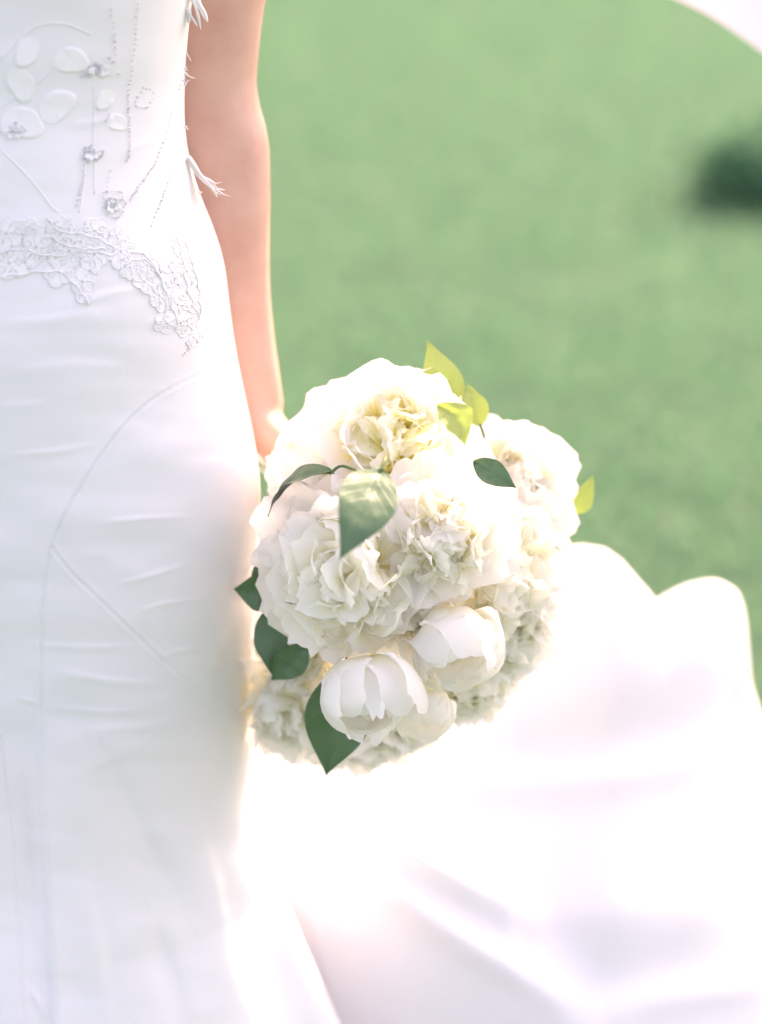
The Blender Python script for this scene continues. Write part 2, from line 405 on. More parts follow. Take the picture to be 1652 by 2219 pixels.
SEAM1 = catmull([(524, 786), (470, 803), (400, 830), (320, 880), (245, 955), (180, 1050), (140, 1115), (112, 1185), (97, 1260), (90, 1360), (90, 1500), (92, 1650), (100, 1800), (108, 1950), (118, 2080), (124, 2219), (130, 2400)], 70)
SEAM2 = catmull([(112, 1185), (150, 1235), (230, 1312), (320, 1400), (400, 1475), (450, 1520)], 24)
SEAM3 = catmull([(0, 1600), (14, 1720), (28, 1850), (40, 2000), (52, 2219)], 12)
WR = [  # (polyline, amplitude mm, half width px)
    ([(150, 660), (250, 632), (330, 622)], 1.3, 14), ([(0, 700), (120, 690), (220, 668)], 0.9, 18), ([(20, 985), (120, 978), (215, 962)], 0.8, 9),
    ([(225, 1130), (300, 1122), (410, 1118)], 0.9, 8), ([(260, 1262), (340, 1240), (400, 1222)], 1.1, 9), ([(300, 1322), (350, 1306), (420, 1296)], 1.0, 9),
    ([(60, 1395), (180, 1400), (300, 1396)], 0.8, 10), ([(130, 1452), (230, 1470), (340, 1478)], 1.2, 13), ([(100, 1530), (220, 1540), (300, 1534)], 0.8, 10),
    ([(340, 1420), (390, 1408), (440, 1402)], 1.0, 8), ([(40, 1510), (90, 1524)], 0.9, 6), ([(180, 1580), (280, 1572), (380, 1560)], 0.8, 14),
    ([(40, 800), (160, 790), (280, 800)], 0.9, 26), ([(0, 880), (110, 872)], 0.7, 16), ([(310, 700), (400, 690)], 0.7, 14), ([(300, 385), (360, 365), (400, 345)], 1.4, 12),
    ([(330, 440), (385, 405), (420, 395)], 1.2, 10), ([(260, 330), (330, 305), (390, 290)], 1.0, 12), ([(150, 270), (210, 262), (260, 250)], 0.8, 10),
    ([(235, 1640), (300, 1790), (390, 1960)], -5.5, 62), ([(420, 1780), (470, 1960), (520, 2200)], 4.5, 50), ([(180, 1900), (210, 2060), (230, 2219)], 3.0, 40), ([(330, 1990), (370, 2100), (400, 2219)], -3.5, 40), ([(50, 1700), (66, 1900), (66, 2120)], -6.0, 30), ([(66, 2150), (92, 2190), (100, 2219)], 3.0, 10),
    ([(430, 1300), (500, 1250), (545, 1190)], 1.5, 22), ([(470, 1470), (500, 1400), (525, 1330)], -4.5, 26), ([(420, 1640), (480, 1560), (520, 1500)], 2.0, 26),
    ([(440, 1000), (500, 1000), (560, 985)], 1.6, 20)]
def dress_disp(x, y):
    """outward relief of the gown (m) at layout pixel positions"""
    d = np.zeros(x.shape)
    for poly, amp, hwid in WR:
        r, s, t = seg_dist(x, y, catmull(poly, 12))
        fade = np.clip(np.sin(np.pi * np.clip(t, 0.02, 0.98)), 0, 1) ** 0.6
        asym = np.where(s > 0, 1.0, 0.45)
        d += amp * 0.8e-3 * np.exp(-(r / (hwid * asym)) ** 2) * fade
    d += 0.0012 * vnoise(x / 170, y / 70, 11) + 0.0003 * vnoise(x / 70, y / 30, 12) + 0.003 * vnoise(x / 330, y / 210, 5)
    for S, dep in ((SEAM1, 1.0), (SEAM2, 0.8), (SEAM3, 1.0)):
        r, s, t = seg_dist(x, y, S)
        d += dep * (-0.75e-3 * np.exp(-(r / 2.5) ** 2) + 0.3e-3 * np.exp(-((r - 7) / 5) ** 2))
    # panel to the left of the long seam sits a little lower towards the hem, with a soft fold
    r, s, t = seg_dist(x, y, SEAM1)
    low = np.clip((y - 1500) / 500, 0, 1)
    d += np.where(s > 0, -1, 0) * low * 0.006 * np.clip(r / 12, 0, 1)
    return d
def dress_point(th, z, relief=True):
    w = hw(z); d = dp(z)
    fl = np.clip((0.48 - z) / 0.48, 0, 1)
    fold = fl ** 1.4 * (0.022 * np.cos(9 * th + 0.6) + 0.016 * np.cos(14 * th + 2.0))
    ex = 2 / (2 - 0.52 * np.clip((0.66 - z) / 0.22, 0, 1))
    p = np.stack([w * np.sign(np.cos(th)) * np.abs(np.cos(th)) ** ex, d * np.sign(np.sin(th)) * np.abs(np.sin(th)) ** ex, z + 0 * th], -1)
    nn = norm(np.stack([np.cos(th) / np.maximum(w, .01), np.sin(th) / np.maximum(d, .01), 0 * th], -1))
    front = np.clip((-np.sin(th) - .22) * 1.7, 0, 1)
    p = p + nn * (fold * (1 - front * np.clip(np.cos(th) + 0.2, 0, 1) * 0.8))[..., None]
    if relief:
        x, y = proj(p)
        p = p + nn * (dress_disp(x, y) * front)[..., None]
    return p, nn
thF = np.linspace(math.pi, 2 * math.pi, 430) ; thF = math.pi + (thF - math.pi)
uu = np.linspace(-1, 1, 440); thF = 1.5 * math.pi + np.sign(uu) * (np.abs(uu) ** 1.0) * (math.pi / 2)
thB = np.linspace(0, math.pi, 90)[1:-1]
TH = np.concatenate([thF, thB])
ZS = np.concatenate([np.linspace(1.385, 1.17, 60), np.linspace(1.1685, 0.33, 560), np.linspace(0.325, 0.0, 60)])
tg_, zg_ = np.meshgrid(TH, ZS)
pts, _ = dress_point(tg_, zg_)
mb = MB(); mb.grid(pts, close_u=True)
dress = mb.build('dress', M_DRESS, person)
dress['label'] = 'white satin gown with curved seams and lace at the waist'

def on_dress(px, py, lift=0.0):
    """points on the front of the gown seen at layout pixels, lifted off the cloth"""
    px = np.asarray(px, float); py = np.asarray(py, float)
    Y = np.full(px.shape, -0.08)
    for _ in range(7):
        q = P(px, py, Y)
        w = hw(q[..., 2]); d = dp(q[..., 2])
        c = np.clip(q[..., 0] / w, -0.985, 0.985)
        Yn = -d * np.sqrt(1 - c * c); Y = 0.3 * Y + 0.7 * Yn
    q = P(px, py, Y)
    w = hw(q[..., 2]); d = dp(q[..., 2]); c = np.clip(q[..., 0] / w, -0.985, 0.985)
    nn = norm(np.stack([c / w, -np.sqrt(1 - c * c) / d, 0 * c], -1))
    rel = dress_disp(px, py)
    return q + nn * (rel + lift)[..., None] if np.ndim(lift) else q + nn * (rel + lift)[..., None], nn

# --- lace flowers: thin scalloped sheets with raised cord outlines
lrng = np.random.default_rng(21)
def lace_flower(cx, cy, R, npet, squash=0.8, rot=0.0, cord=1.45):
    mbl = MB(); a = np.linspace(0, 2 * math.pi, npet * 14, endpoint=False)
    lob = 0.72 + 0.28 * np.abs(np.sin(npet * a / 2 + lrng.uniform(0, 3))) ** 0.7 + 0.06 * lrng.normal(size=len(a)).cumsum() * 0.05
    lob *= 1 + 0.12 * np.sin(a * 2 + lrng.uniform(0, 6))
    def ring(f, lift):
        x = f * R * lob * np.cos(a); y = f * R * lob * np.sin(a) * squash
        return on_dress(cx + x * math.cos(rot) - y * math.sin(rot), cy + x * math.sin(rot) + y * math.cos(rot), lift)[0]
    rows = np.stack([ring(0.08, .0010), ring(0.35, .0008), ring(0.65, .0006), ring(0.85, .0009), ring(1.0, .0006), ring(1.04, -.0004)])
    mbl.grid(rows, close_u=True)
    o = np.stack([ring(1.0, .0006)])[0]
    tube(mbl, np.concatenate([o, o[:1]]), cord * PXS, 5, False)
    for k in range(npet):
        a0 = 2 * math.pi * k / npet + lrng.uniform(-.15, .15)
        t = np.linspace(0.15, 0.95, 9); x = t * R * 0.85 * np.cos(a0 + .35 * t ** 2); y = t * R * 0.85 * squash * np.sin(a0 + .35 * t ** 2)
        pp = on_dress(cx + x * math.cos(rot) - y * math.sin(rot), cy + x * math.sin(rot) + y * math.cos(rot), .0009)[0]
        tube(mbl, pp, cord * 0.75 * PXS, 4, False)
        if lrng.random() < .7:
            t2 = np.linspace(0, 2 * math.pi, 12); rr = R * 0.2
            x = R * .55 * math.cos(a0 + .3) + rr * np.cos(t2); y = (R * .55 * math.sin(a0 + .3) + rr * np.sin(t2)) * squash
            pp = on_dress(cx + x * math.cos(rot) - y * math.sin(rot), cy + x * math.sin(rot) + y * math.cos(rot), .0008)[0]
            tube(mbl, pp, cord * 0.7 * PXS, 4, False)
    return mbl.build('lace_flower', M_LACE, dress)
LF = [(14, 505, 40, 6), (20, 570, 42, 5), (78, 535, 46, 6), (130, 492, 34, 5), (150, 545, 46, 7), (128, 590, 34, 5), (205, 500, 34, 5), (205, 552, 40, 6), (178, 610, 30, 5), (182, 642, 20, 4),
      (262, 545, 38, 6), (282, 580, 30, 5), (318, 575, 32, 5), (312, 610, 30, 5), (345, 640, 34, 6), (372, 590, 34, 6), (402, 560, 30, 5), (410, 600, 34, 6), (385, 660, 34, 5), (412, 650, 32, 6), (360, 700, 30, 5), (405, 705, 30, 6), (425, 735, 16, 4),
      (375, 490, 22, 5), (392, 525, 26, 5), (60, 490, 26, 5), (252, 510, 22, 5)]
for (x, y, R, k_) in LF:
    lace_flower(x, y, R, k_, lrng.uniform(.65, .95), lrng.uniform(0, 3))
CORDS = [[(262, 560), (300, 545), (330, 570), (352, 610), (372, 660), (380, 690)], [(270, 572), (310, 560), (340, 590), (362, 640), (385, 700)], [(380, 500), (392, 540), (400, 600), (415, 650), (432, 690)],
         [(100, 470), (130, 500), (170, 505), (220, 520), (250, 540)], [(0, 545), (50, 540), (110, 555), (180, 545), (240, 552)], [(400, 500), (412, 560), (430, 620), (434, 680)], [(404, 740), (412, 755), (400, 768)],
         [(110, 510), (140, 530), (190, 540), (230, 538)], [(0, 600), (60, 592), (130, 590), (170, 625), (190, 655)]]
for c in CORDS:
    q = catmull(c, 40); q = q + np.stack([2.2 * np.sin(np.arange(40) * .9), 2.2 * np.cos(np.arange(40) * .8)], -1)
    mb = MB(); tube(mb, on_dress(q[:, 0], q[:, 1], .0010)[0], 1.6 * PXS, 5); mb.build('cord', M_LACE, dress)
for c in ([(0, 130), (40, 90), (80, 58), (140, 52), (200, 75)], [(0, 322), (40, 360), (80, 405), (110, 445), (130, 462)], [(172, 460), (178, 425), (182, 385), (184, 340)], [(205, 185), (206, 230), (205, 300), (206, 420)], [(0, 232), (45, 205), (75, 185), (110, 150), (126, 122)]):
    q = catmull(c, 40); mb = MB(); tube(mb, on_dress(q[:, 0], q[:, 1], .0001)[0], 1.5 * PXS, 5); mb.build('cord', M_LACE, dress)
# soft organza petals sewn to the bodice
for (cx, cy, R, rot) in ((45, 265, 48, 0.3), (120, 232, 44, -0.6), (45, 180, 40, 1.2), (230, 215, 26, 2.2), (150, 130, 40, 0.2), (255, 265, 26, .4), (60, 110, 36, 2.0)):
    a = np.linspace(0, 2 * math.pi, 40, endpoint=False); rows = []
    for f, l in ((0.02, .0004), (0.4, .0006), (0.75, .0007), (0.93, .0009), (1.0, .0001)):
        x = f * R * (1 + .14 * np.cos(a) + .05 * np.sin(3 * a)) * np.cos(a); y = f * R * .72 * (1 + .06 * np.sin(4 * a)) * np.sin(a)
        rows.append(on_dress(cx + x * math.cos(rot) - y * math.sin(rot), cy + x * math.sin(rot) + y * math.cos(rot), np.where(np.cos(a) > -0.4, l, .0004))[0])
    mb = MB(); mb.grid(np.stack(rows), close_u=True); mb.build('organza_petal', M_LACE, dress)
# beads
ICO_V = []; gr = (1 + 5 ** .5) / 2
for s1 in (-1, 1):
    for s2 in (-1, 1): ICO_V += [(0, s1, s2 * gr), (s1, s2 * gr, 0), (s2 * gr, 0, s1)]
ICO_V = norm(np.array(ICO_V)); dd = np.linalg.norm(ICO_V[:, None] - ICO_V[None], axis=-1); el = dd[dd > .1].min() * 1.01
ICO_T = [(i, j, k) for i in range(12) for j in range(i + 1, 12) for k in range(j + 1, 12) if dd[i, j] < el and dd[j, k] < el and dd[i, k] < el]
def beads(name, pos, r):
    mbb = MB()
    for p_, r_ in zip(pos, np.broadcast_to(r, len(pos))): mbb.add(p_ + ICO_V * r_, tris=ICO_T)
    return tag(mbb.build(name, M_BEAD, dress), kind='stuff')
BS = [[(238, 20), (246, 70), (248, 95), (248, 118)], [(298, 10), (293, 72), (284, 151), (280, 216), (281, 259), (283, 310), (277, 350)], [(382, 214), (367, 263), (355, 306), (337, 353), (324, 374), (302, 407), (284, 432)],
      [(374, 374), (360, 410), (347, 446), (331, 490)], [(184, 320), (180, 380), (173, 418), (164, 446)], [(240, 370), (235, 395), (232, 415)], [(400, 150), (392, 190), (380, 215)], [(232, 240), (236, 256), (228, 262)],
      [(313, 189), (335, 202), (320, 234), (295, 227), (313, 189)], [(224, 418), (266, 418), (264, 468), (230, 464), (224, 418)]]
for c in BS:
    L = np.linalg.norm(np.diff(np.array(c), axis=0), axis=1).sum(); q = catmull(c, max(5, int(L / 8)))
    q = q + lrng.normal(size=q.shape) * .7
    beads('bead_string', on_dress(q[:, 0], q[:, 1], .0012)[0], lrng.uniform(1.4, 2.5, len(q)) * PXS)
for (x, y, R, n_) in ((214, 152, 32, 46), (27, 285, 26, 34), (200, 332, 26, 36), (245, 446, 24, 34)):
    q = lrng.normal(size=(n_, 2)) * R * .45; q[:, 1] *= .75
    o = beads('bead_cluster', on_dress(x + q[:, 0], y + q[:, 1], .0010)[0], lrng.uniform(1.6, 3.4, n_) * PXS)
    mb = MB()
    for k in range(9):
        a = lrng.uniform(0, 6.28); L = R * lrng.uniform(.5, .95); u = np.linspace(0, 1, 5)
        for s_ in (0,):
            ctr = np.stack([x + L * u * math.cos(a), y + L * .8 * u * math.sin(a)], -1); wv_ = 7 * np.sin(np.pi * np.clip(u * .9 + .08, 0, 1)); nx_, ny_ = -math.sin(a), math.cos(a)
            rows = [on_dress(ctr[:, 0] + k2 * wv_ * nx_, ctr[:, 1] + k2 * wv_ * ny_, .0006 + .0022 * u * (1 - .5 * abs(k2)))[0] for k2 in (-1, 0, 1)]
            mb.grid(np.stack(rows))
    mb.build('frill', M_LACE, o)
# frayed silk wisps at the side seam
def wisp(pts, w0, Y, seed, hairs=3):
    r = np.random.default_rng(seed); mbw = MB(); pts = np.asarray(pts, float)
    for k in range(hairs):
        q = catmull(pts + np.linspace(0, 1, len(pts))[:, None] * r.normal(size=2) * 9, 14); t = np.linspace(0, 1, 14)
        tgv = norm(np.gradient(q, axis=0)); nv = np.stack([-tgv[:, 1], tgv[:, 0]], -1); ww = w0 * (1 if k == 0 else .45) * (1 - t ** 2 * .9) * (1 + .25 * np.sin(t * 9 + k))
        a_, b_ = q + nv * ww[:, None], q - nv * ww[:, None]
        rows = np.stack([P(a_[:, 0], a_[:, 1], Y - .003 * k), P(q[:, 0], q[:, 1], Y - .003 * k - .003), P(b_[:, 0], b_[:, 1], Y - .003 * k)])
        mbw.grid(rows)
    return mbw.build('frayed_petal', M_LACE, dress)
wisp([(408, 340), (424, 366), (440, 388), (458, 402), (468, 420)], 6, -0.005, 1, 3)
wisp([(440, 385), (455, 398), (470, 412), (486, 416)], 4, -0.008, 2, 4)
wisp([(405, -30), (420, 10), (428, 40), (432, 70)], 10, -0.01, 3, 2)
wisp([(404, 20), (412, 40), (414, 52)], 8, -0.012, 4, 2)
for k in range(26):
    y = lrng.uniform(90, 480); x = np.interp(y, edge[:, 0], edge[:, 1]) - 3
    wisp([(x, y), (x + lrng.uniform(2, 6), y + lrng.uniform(1, 6)), (x + lrng.uniform(4, 9), y + lrng.uniform(3, 12))], lrng.uniform(1.5, 3), 0.0, 50 + k, 1)

# --- body: torso, arms, hands, neck and head as one closed surface
G = P(648, 1062, 0.072)                              # where the right hand closes round the stems
H_IN = P(860, 1240, -0.01); HAX = norm(np.array((-0.50, 0.70, 0.24)))   # stems run up, back and towards her
G = H_IN + HAX * 0.122
mbd = MB()
zz = np.linspace(0.60, 1.385, 40); th = np.linspace(0, 2 * math.pi, 40, endpoint=False)
tor = np.stack([np.stack([(hw(z) * .90) * np.cos(th), dp(z) * .88 * np.sin(th), z + 0 * th], -1) for z in zz])
mbd.grid(tor, close_u=True)
for ring_, zc in ((tor[0], .58), (tor[-1], 1.40)):
    b0 = mbd.n; mbd.add(np.concatenate([ring_, [[0, 0, zc]]])); j = np.arange(40)
    mbd.t.append(np.stack([b0 + j, b0 + (j + 1) % 40, np.full(40, b0 + 40)], -1))
ellipsoid(mbd, (0, .01, 1.40), (.165, .075, .05)); ellipsoid(mbd, (0, 0.0, 1.30), (.15, .10, .13))
tube(mbd, [(0, .015, 1.37), (0, .01, 1.44), (0, 0, 1.52)], [.062, .052, .055], 16)
ellipsoid(mbd, (0, .0, 1.60), (.072, .092, .105)); ellipsoid(mbd, (0, -.03, 1.535), (.052, .058, .055)); ellipsoid(mbd, (0, -.093, 1.575), (.012, .016, .022))
for s_ in (-1, 1): ellipsoid(mbd, (s_ * .074, .01, 1.585), (.010, .02, .03)); ellipsoid(mbd, (s_ * .03, -.078, 1.605), (.018, .012, .008))
def arm(sgn, wrist, elbow, shoulder):
    if sgn > 0:
        ctl = np.array([(-150, 452, .045), (0, 447, .0425), (110, 444, .0395), (185, 444, .0382), (250, 453, .0385), (320, 466, .0405), (450, 474, .039), (600, 487, .0345), (720, 509, .0300), (820, 533, .0265), (893, 548, .025)])
        pp = np.concatenate([[shoulder], P(ctl[:, 1], ctl[:, 0], .085)]); rr_ = np.concatenate([[.047], ctl[:, 2]])
        path = catmull(pp, 110); rad = np.interp(np.linspace(0, 1, 110), np.linspace(0, 1, len(pp)), rr_)
    else:
        path = catmull([shoulder, 0.55 * np.array(shoulder) + 0.45 * np.array(elbow) + (sgn * .006, .004, 0), elbow, 0.70 * np.array(elbow) + 0.30 * np.array(wrist) + (sgn * .004, -.002, 0), 0.35 * np.array(elbow) + 0.65 * np.array(wrist), wrist], 60)
        rad = np.interp(np.linspace(0, 1, 60), [0, .12, .3, .40, .5, .62, .78, .92, 1], [.045, .047, .043, .0385, .0405, .0375, .0315, .0262, .0255])
    tube(mbd, path, rad, 20, flat=.86, flatdir=(0, 1, 0.05))
ELB = P(441, 232, .085); WRI = P(547, 893, .085)
arm(1, WRI, ELB, (.150, .045, 1.365))
# right hand round the stems
def frame(ax, toward):
    e1 = np.asarray(toward, float) - ax * np.dot(toward, ax); e1 = norm(e1); return e1, np.cross(ax, e1)
E1, E2 = frame(HAX, WRI - G)
if E2[1] < 0: E2s = -1
else: E2s = 1
RH = 0.0175
pal = G + E1 * (RH + .013)
tube(mbd, catmull([WRI, .5 * WRI + .5 * pal, pal + HAX * .004, pal - E1 * .004 - HAX * .004], 20), np.interp(np.linspace(0, 1, 20), [0, .4, .8, 1], [.0255, .028, .032, .028]), 18, flat=.62, flatdir=E1 * .2 + E2)
for i, (off, L, fr) in enumerate(((-.030, 250, .0088), (-.010, 265, .0092), (.010, 258, .0088), (.029, 235, .0078))):
    a = np.radians(np.linspace(-15, L, 26)); rr = RH + fr + .0015 + .002 * np.sin(a * 1.6) ** 2
    path = G + HAX * (off + .002 * i) + (np.cos(a) * rr)[:, None] * E1 + (np.sin(a) * rr)[:, None] * E2 * E2s
    kn = 1 + .10 * np.exp(-((np.linspace(0, 1, 26) - .35) / .05) ** 2) + .08 * np.exp(-((np.linspace(0, 1, 26) - .7) / .05) ** 2)
    tube(mbd, path, np.linspace(fr * 1.08, fr * .78, 26) * kn, 10)
a = np.radians(np.linspace(10, -125, 18)); rr = RH + .0115
path = G - HAX * np.linspace(.030, .046, 18)[:, None] + (np.cos(a) * rr)[:, None] * E1 + (np.sin(a) * rr)[:, None] * E2 * E2s
tube(mbd, path, np.linspace(.0125, .0085, 18), 10)
# other arm hangs at her far side, outside the frame
ELB2 = np.array((-.185, .05, 1.08)); WRI2 = np.array((-.245, .0, .86))
arm(-1, WRI2, ELB2, (-.150, .03, 1.365))
tube(mbd, catmull([WRI2, WRI2 + (-.008, -.01, -.05), WRI2 + (-.010, -.015, -.09)], 10), [.0255] + [.03] * 8 + [.026], 14, flat=.6, flatdir=(0, 1, 0))
for i in range(4):
    b_ = WRI2 + np.array((-.012, -.045 + i * .021, -.088))
    tube(mbd, catmull([b_, b_ + (0, -.004, -.035), b_ + (.012, -.006, -.062), b_ + (.026, -.004, -.074 + .006 * abs(i - 1.5))], 12), np.linspace(.009, .0065, 12), 8)
b_ = WRI2 + np.array((0, -.03, -.03)); tube(mbd, catmull([b_, b_ + (.012, -.025, -.03), b_ + (.016, -.028, -.062)], 10), np.linspace(.0125, .008, 10), 8)
body = mbd.build('body', M_SKIN, person)
rm = body.modifiers.new('remesh', 'REMESH'); rm.mode = 'VOXEL'; rm.voxel_size = .0034; rm.use_smooth_shade = True
smo = body.modifiers.new('smooth', 'SMOOTH'); smo.iterations = 10; smo.factor = .5
body['label'] = 'bare arm with the hand closed round the bouquet stems'
mb = MB(); ellipsoid(mb, (0, .018, 1.615), (.084, .098, .105)); ellipsoid(mb, (0, .115, 1.60), (.055, .045, .055)); mb.build('hair', M_HAIR, person)
# veil blowing out to the right, its lower edge cuts the top right corner
lo = catmull(np.concatenate([[(0.0, .13, 1.50)], P([500, 900, 1250, 1420, 1530, 1652, 1800, 2100, 2500], [-520, -330, -110, -22, 30, 113, 225, 420, 640], [.2, .28, .36, .40, .41, .42, .45, .5, .55])]), 90)
up = catmull([(0, .10, 1.66), (.2, .26, 1.66), (.45, .40, 1.60), (.75, .55, 1.52), (1.05, .66, 1.36), (1.25, .72, 1.2)], 90)
ts = np.linspace(0, 1, 40)[:, None, None]
sheet = lo[None] * (1 - ts) + up[None] * ts
u_ = np.linspace(0, 1, 90)[None, :]
sheet[..., 1] += np.sin(ts[..., 0] * math.pi) * .06 + .03 * np.sin(u_ * 17 + ts[..., 0] * 5) * (0.15 + ts[..., 0]) + .02 * np.sin(ts[..., 0] * 21 + u_ * 9) * ts[..., 0]
mb = MB(); mb.grid(sheet); veil = mb.build('veil', M_VEIL, person); veil['label'] = 'pale blush veil edge blowing across the top right corner'
# --- train: a big sheet lifted by the wind behind her
CREST = np.array([(200, 1500), (420, 1440), (560, 1400), (800, 1290), (1000, 1240), (1130, 1212), (1200, 1200), (1255, 1194), (1300, 1199), (1342, 1224), (1390, 1273), (1440, 1326), (1462, 1322), (1500, 1301), (1545, 1277), (1575, 1269), (1598, 1281), (1614, 1320), (1621, 1390), (1625, 1470), (1652, 1560), (1700, 1640), (1800, 1740), (2000, 1850), (2300, 2000)], float)
PX = np.concatenate([np.linspace(200, 1100, 90), np.linspace(1105, 1660, 190), np.linspace(1670, 2300, 60)])
pyc = np.interp(PX, CREST[:, 0], CREST[:, 1])
NR = 260
tt = np.linspace(0, 1, NR)[:, None]
gk = np.exp(-((PX[:, None] - PX[None]) / 130.0) ** 2) * np.gradient(PX)[None]
pys = (gk @ pyc) / gk.sum(1)
ttb = np.clip(tt / .16, 0, 1); ttb = ttb * ttb * (3 - 2 * ttb)
PY = (pyc[None] * (1 - ttb) + pys[None] * ttb) + (3050 - pys[None]) * tt      # rows run from the crest down
PY = np.maximum.accumulate(PY + np.arange(NR)[:, None] * 1e-3, 0)
XX = np.repeat(PX[None], NR, 0)
def region(x, y, poly, soft):
    """soft membership of a convex polygon"""
    m_ = np.ones(x.shape); poly = np.asarray(poly, float); n_ = len(poly)
    for k in range(n_):
        a_, b_ = poly[k], poly[(k + 1) % n_]; d_ = (b_ - a_) / np.linalg.norm(b_ - a_)
        m_ = m_ * (1 / (1 + np.exp(-np.clip((d_[0] * (y - a_[1]) - d_[1] * (x - a_[0])) / soft, -40, 40))))
    return m_
shade = region(XX, PY, [(980, 1650), (1590, 1365), (1640, 1420), (1600, 1560), (1380, 1625)], 32)
shade = np.maximum(shade, region(XX, PY, [(520, 1700), (640, 1760), (1270, 2225), (1500, 2700), (300, 2700)], 22))
shade = np.maximum(shade, .8 * region(XX, PY, [(1180, 1985), (1620, 1975), (1560, 2120), (1330, 2165)], 18))
shade = np.maximum(shade, .9 * region(XX, PY, [(1250, 2260), (2400, 2180), (2400, 3100), (1250, 3100)], 30))
kk = 2.7e-4 * (1 - shade) + 0.5e-4 * shade
dpy = np.gradient(PY, axis=0)
kk = kk * np.clip((2800 - PY) / 500, 0.1, 1)
crestf = np.exp(-((PY - pyc[None]) / 38.0) ** 1.0)
kk = kk + 1.7e-3 * crestf
cum = np.cumsum((kk * dpy)[::-1], 0)[::-1]
Ybot = np.interp(PX, [200, 600, 900, 1300, 1700, 2300], [.10, .05, .0, -.02, .05, .3])
YY = Ybot[None] + cum
for _ in range(110): YY[:, 1:-1] = .25 * YY[:, :-2] + .5 * YY[:, 1:-1] + .25 * YY[:, 2:]
def ridge(poly, amp, wdt):
    global YY
    r_, s_, t_ = seg_dist(XX, PY, catmull(poly, 20)); YY = YY - amp * np.exp(-(r_ / wdt) ** 2) * np.sin(np.pi * np.clip(t_, .03, .97)) ** .5
ridge([(560, 1690), (575, 1780), (600, 1880), (610, 1910)], .005, 16); ridge([(600, 1740), (630, 1820), (640, 1900)], .004, 14)
ridge([(640, 1850), (670, 1960), (700, 2060), (726, 2160)], .006, 16); ridge([(600, 1730), (760, 1860), (960, 2010), (1200, 2160)], .010, 34)
ridge([(700, 1740), (900, 1850), (1150, 1990)], .012, 40); ridge([(1300, 2190), (1500, 2150), (1700, 2120)], .008, 46); ridge([(900, 1700), (1250, 1690), (1480, 1650), (1640, 1570)], .006, 46)
train_f = P(XX, PY, YY)
below = train_f[..., 2] < 0.012
train_f[..., 2] = np.maximum(train_f[..., 2], 0.012 + 0.004 * vnoise(XX / 40, PY / 60, 9))
# far side: rolls over the crest and falls away to the grass
top = train_f[0]; nb = 50; tb_ = np.linspace(0, 1, nb)[1:, None]
back = np.stack([top[None, :, 0] + .10 * tb_ * np.sin(PX / 90)[None], top[None, :, 1] + .05 * np.sin(tb_ * math.pi / 2) + .38 * tb_ + .03 * np.sin(PX / 45)[None] * tb_,
                 top[None, :, 2] * (1 - tb_ ** 1.6) + .012 * tb_], -1)
allp = np.concatenate([back[::-1], train_f])
mb = MB(); mb.grid(allp)
train = mb.build('train', M_TRAIN, person); train['label'] = 'long white satin train lifted in folds behind the bouquet'
train.modifiers.new('smooth', 'SMOOTH').iterations = 4

# ------------------------------------------------------------------ bouquet
bouquet = link('bouquet', None)
bouquet.location = H_IN
tag(bouquet, 'round bouquet of white peonies with camellia leaves held beside the gown', 'bouquet')
bouquet_inv = Matrix.Translation(Vector(-H_IN))
def under_bouquet(name, data, mat4=None, parent=None):
    o = link(name, data, parent or bouquet)
    return o

def petal_pts(L, W, a0, a1, p=1.0, cup=.25, ruf=.0, notch=.05, r0=.1, rg=None, nu=13, nv=13, freq=5, tipcurl=0.0, round_=.27, side=0.0, skew=0.0):
    """one petal in its flower's frame: flower axis +Z, petal leaves along +X. All lengths in metres."""
    rg = rg or rng
    u = np.linspace(-1, 1, nu)[None, :]; v = np.linspace(0, 1, nv)[:, None]
    ph = rg.uniform(0, 6.28, 4)
    al = np.radians(a0 + (a1 - a0) * np.linspace(0, 1, 60) ** p + tipcurl * np.clip((np.linspace(0, 1, 60) - .72) / .28, 0, 1) ** 2)
    s = np.linspace(0, L, 60); ds = s[1]
    pr = r0 + np.concatenate([[0], np.cumsum(np.sin(al[:-1]) * ds)]); pz = np.concatenate([[0], np.cumsum(np.cos(al[:-1]) * ds)])
    edge_n = notch * (vnoise(u * 2.6 + ph[0] * 9, 0 * u + 3.1, 1) + .6 * vnoise(u * 6 + ph[1] * 9, 0 * u, 2) + .35 * vnoise(u * 13 + ph[2] * 9, 0 * u, 4))
    vv = np.clip(v * (1 - round_ * np.abs(u) ** 3.2 * v) + edge_n * v ** 3, 0, 1.12)
    prof = (.16 + .84 * np.sin(np.clip(v, 0, 1) * 2.0 / 1.0 * .86) ** .9) * (1 - .16 * v ** 5)
    lat = W * u * prof * (1 + .10 * np.sin(ph[3] + 3 * v)) + skew * L * v ** 2
    idx = np.clip(vv, 0, 1) * 59; R_ = np.interp(idx, np.arange(60), pr); Z_ = np.interp(idx, np.arange(60), pz); A_ = np.interp(idx, np.arange(60), al)
    ext = np.clip(vv - 1, 0, None) * L; R_ = R_ + ext * np.sin(A_); Z_ = Z_ + ext * np.cos(A_)
    nrm = cup * W * (u ** 2) * (.35 + .65 * np.sin(np.pi * np.clip(v * .85 + .05, 0, 1)))
    nrm = nrm + ruf * (v ** 2) * (np.sin(freq * u + ph[0] + 1.5 * v) + .5 * np.sin(freq * 2.3 * u + ph[1]) + .5 * vnoise(u * 4 + ph[2] * 5, v * 3, 8)) * (.25 + .75 * np.abs(u) ** .7 + .35 * v)
    nrm = nrm + .02 * L * vnoise(u * 1.4 + ph[3] * 7, v * 2.1, 6)
    X_ = R_ - np.cos(A_) * nrm; Zz = Z_ + np.sin(A_) * nrm
    return np.stack([X_, lat + 0 * v, Zz], -1), np.stack([(u + 1) / 2 + 0 * v, v + 0 * u], -1)

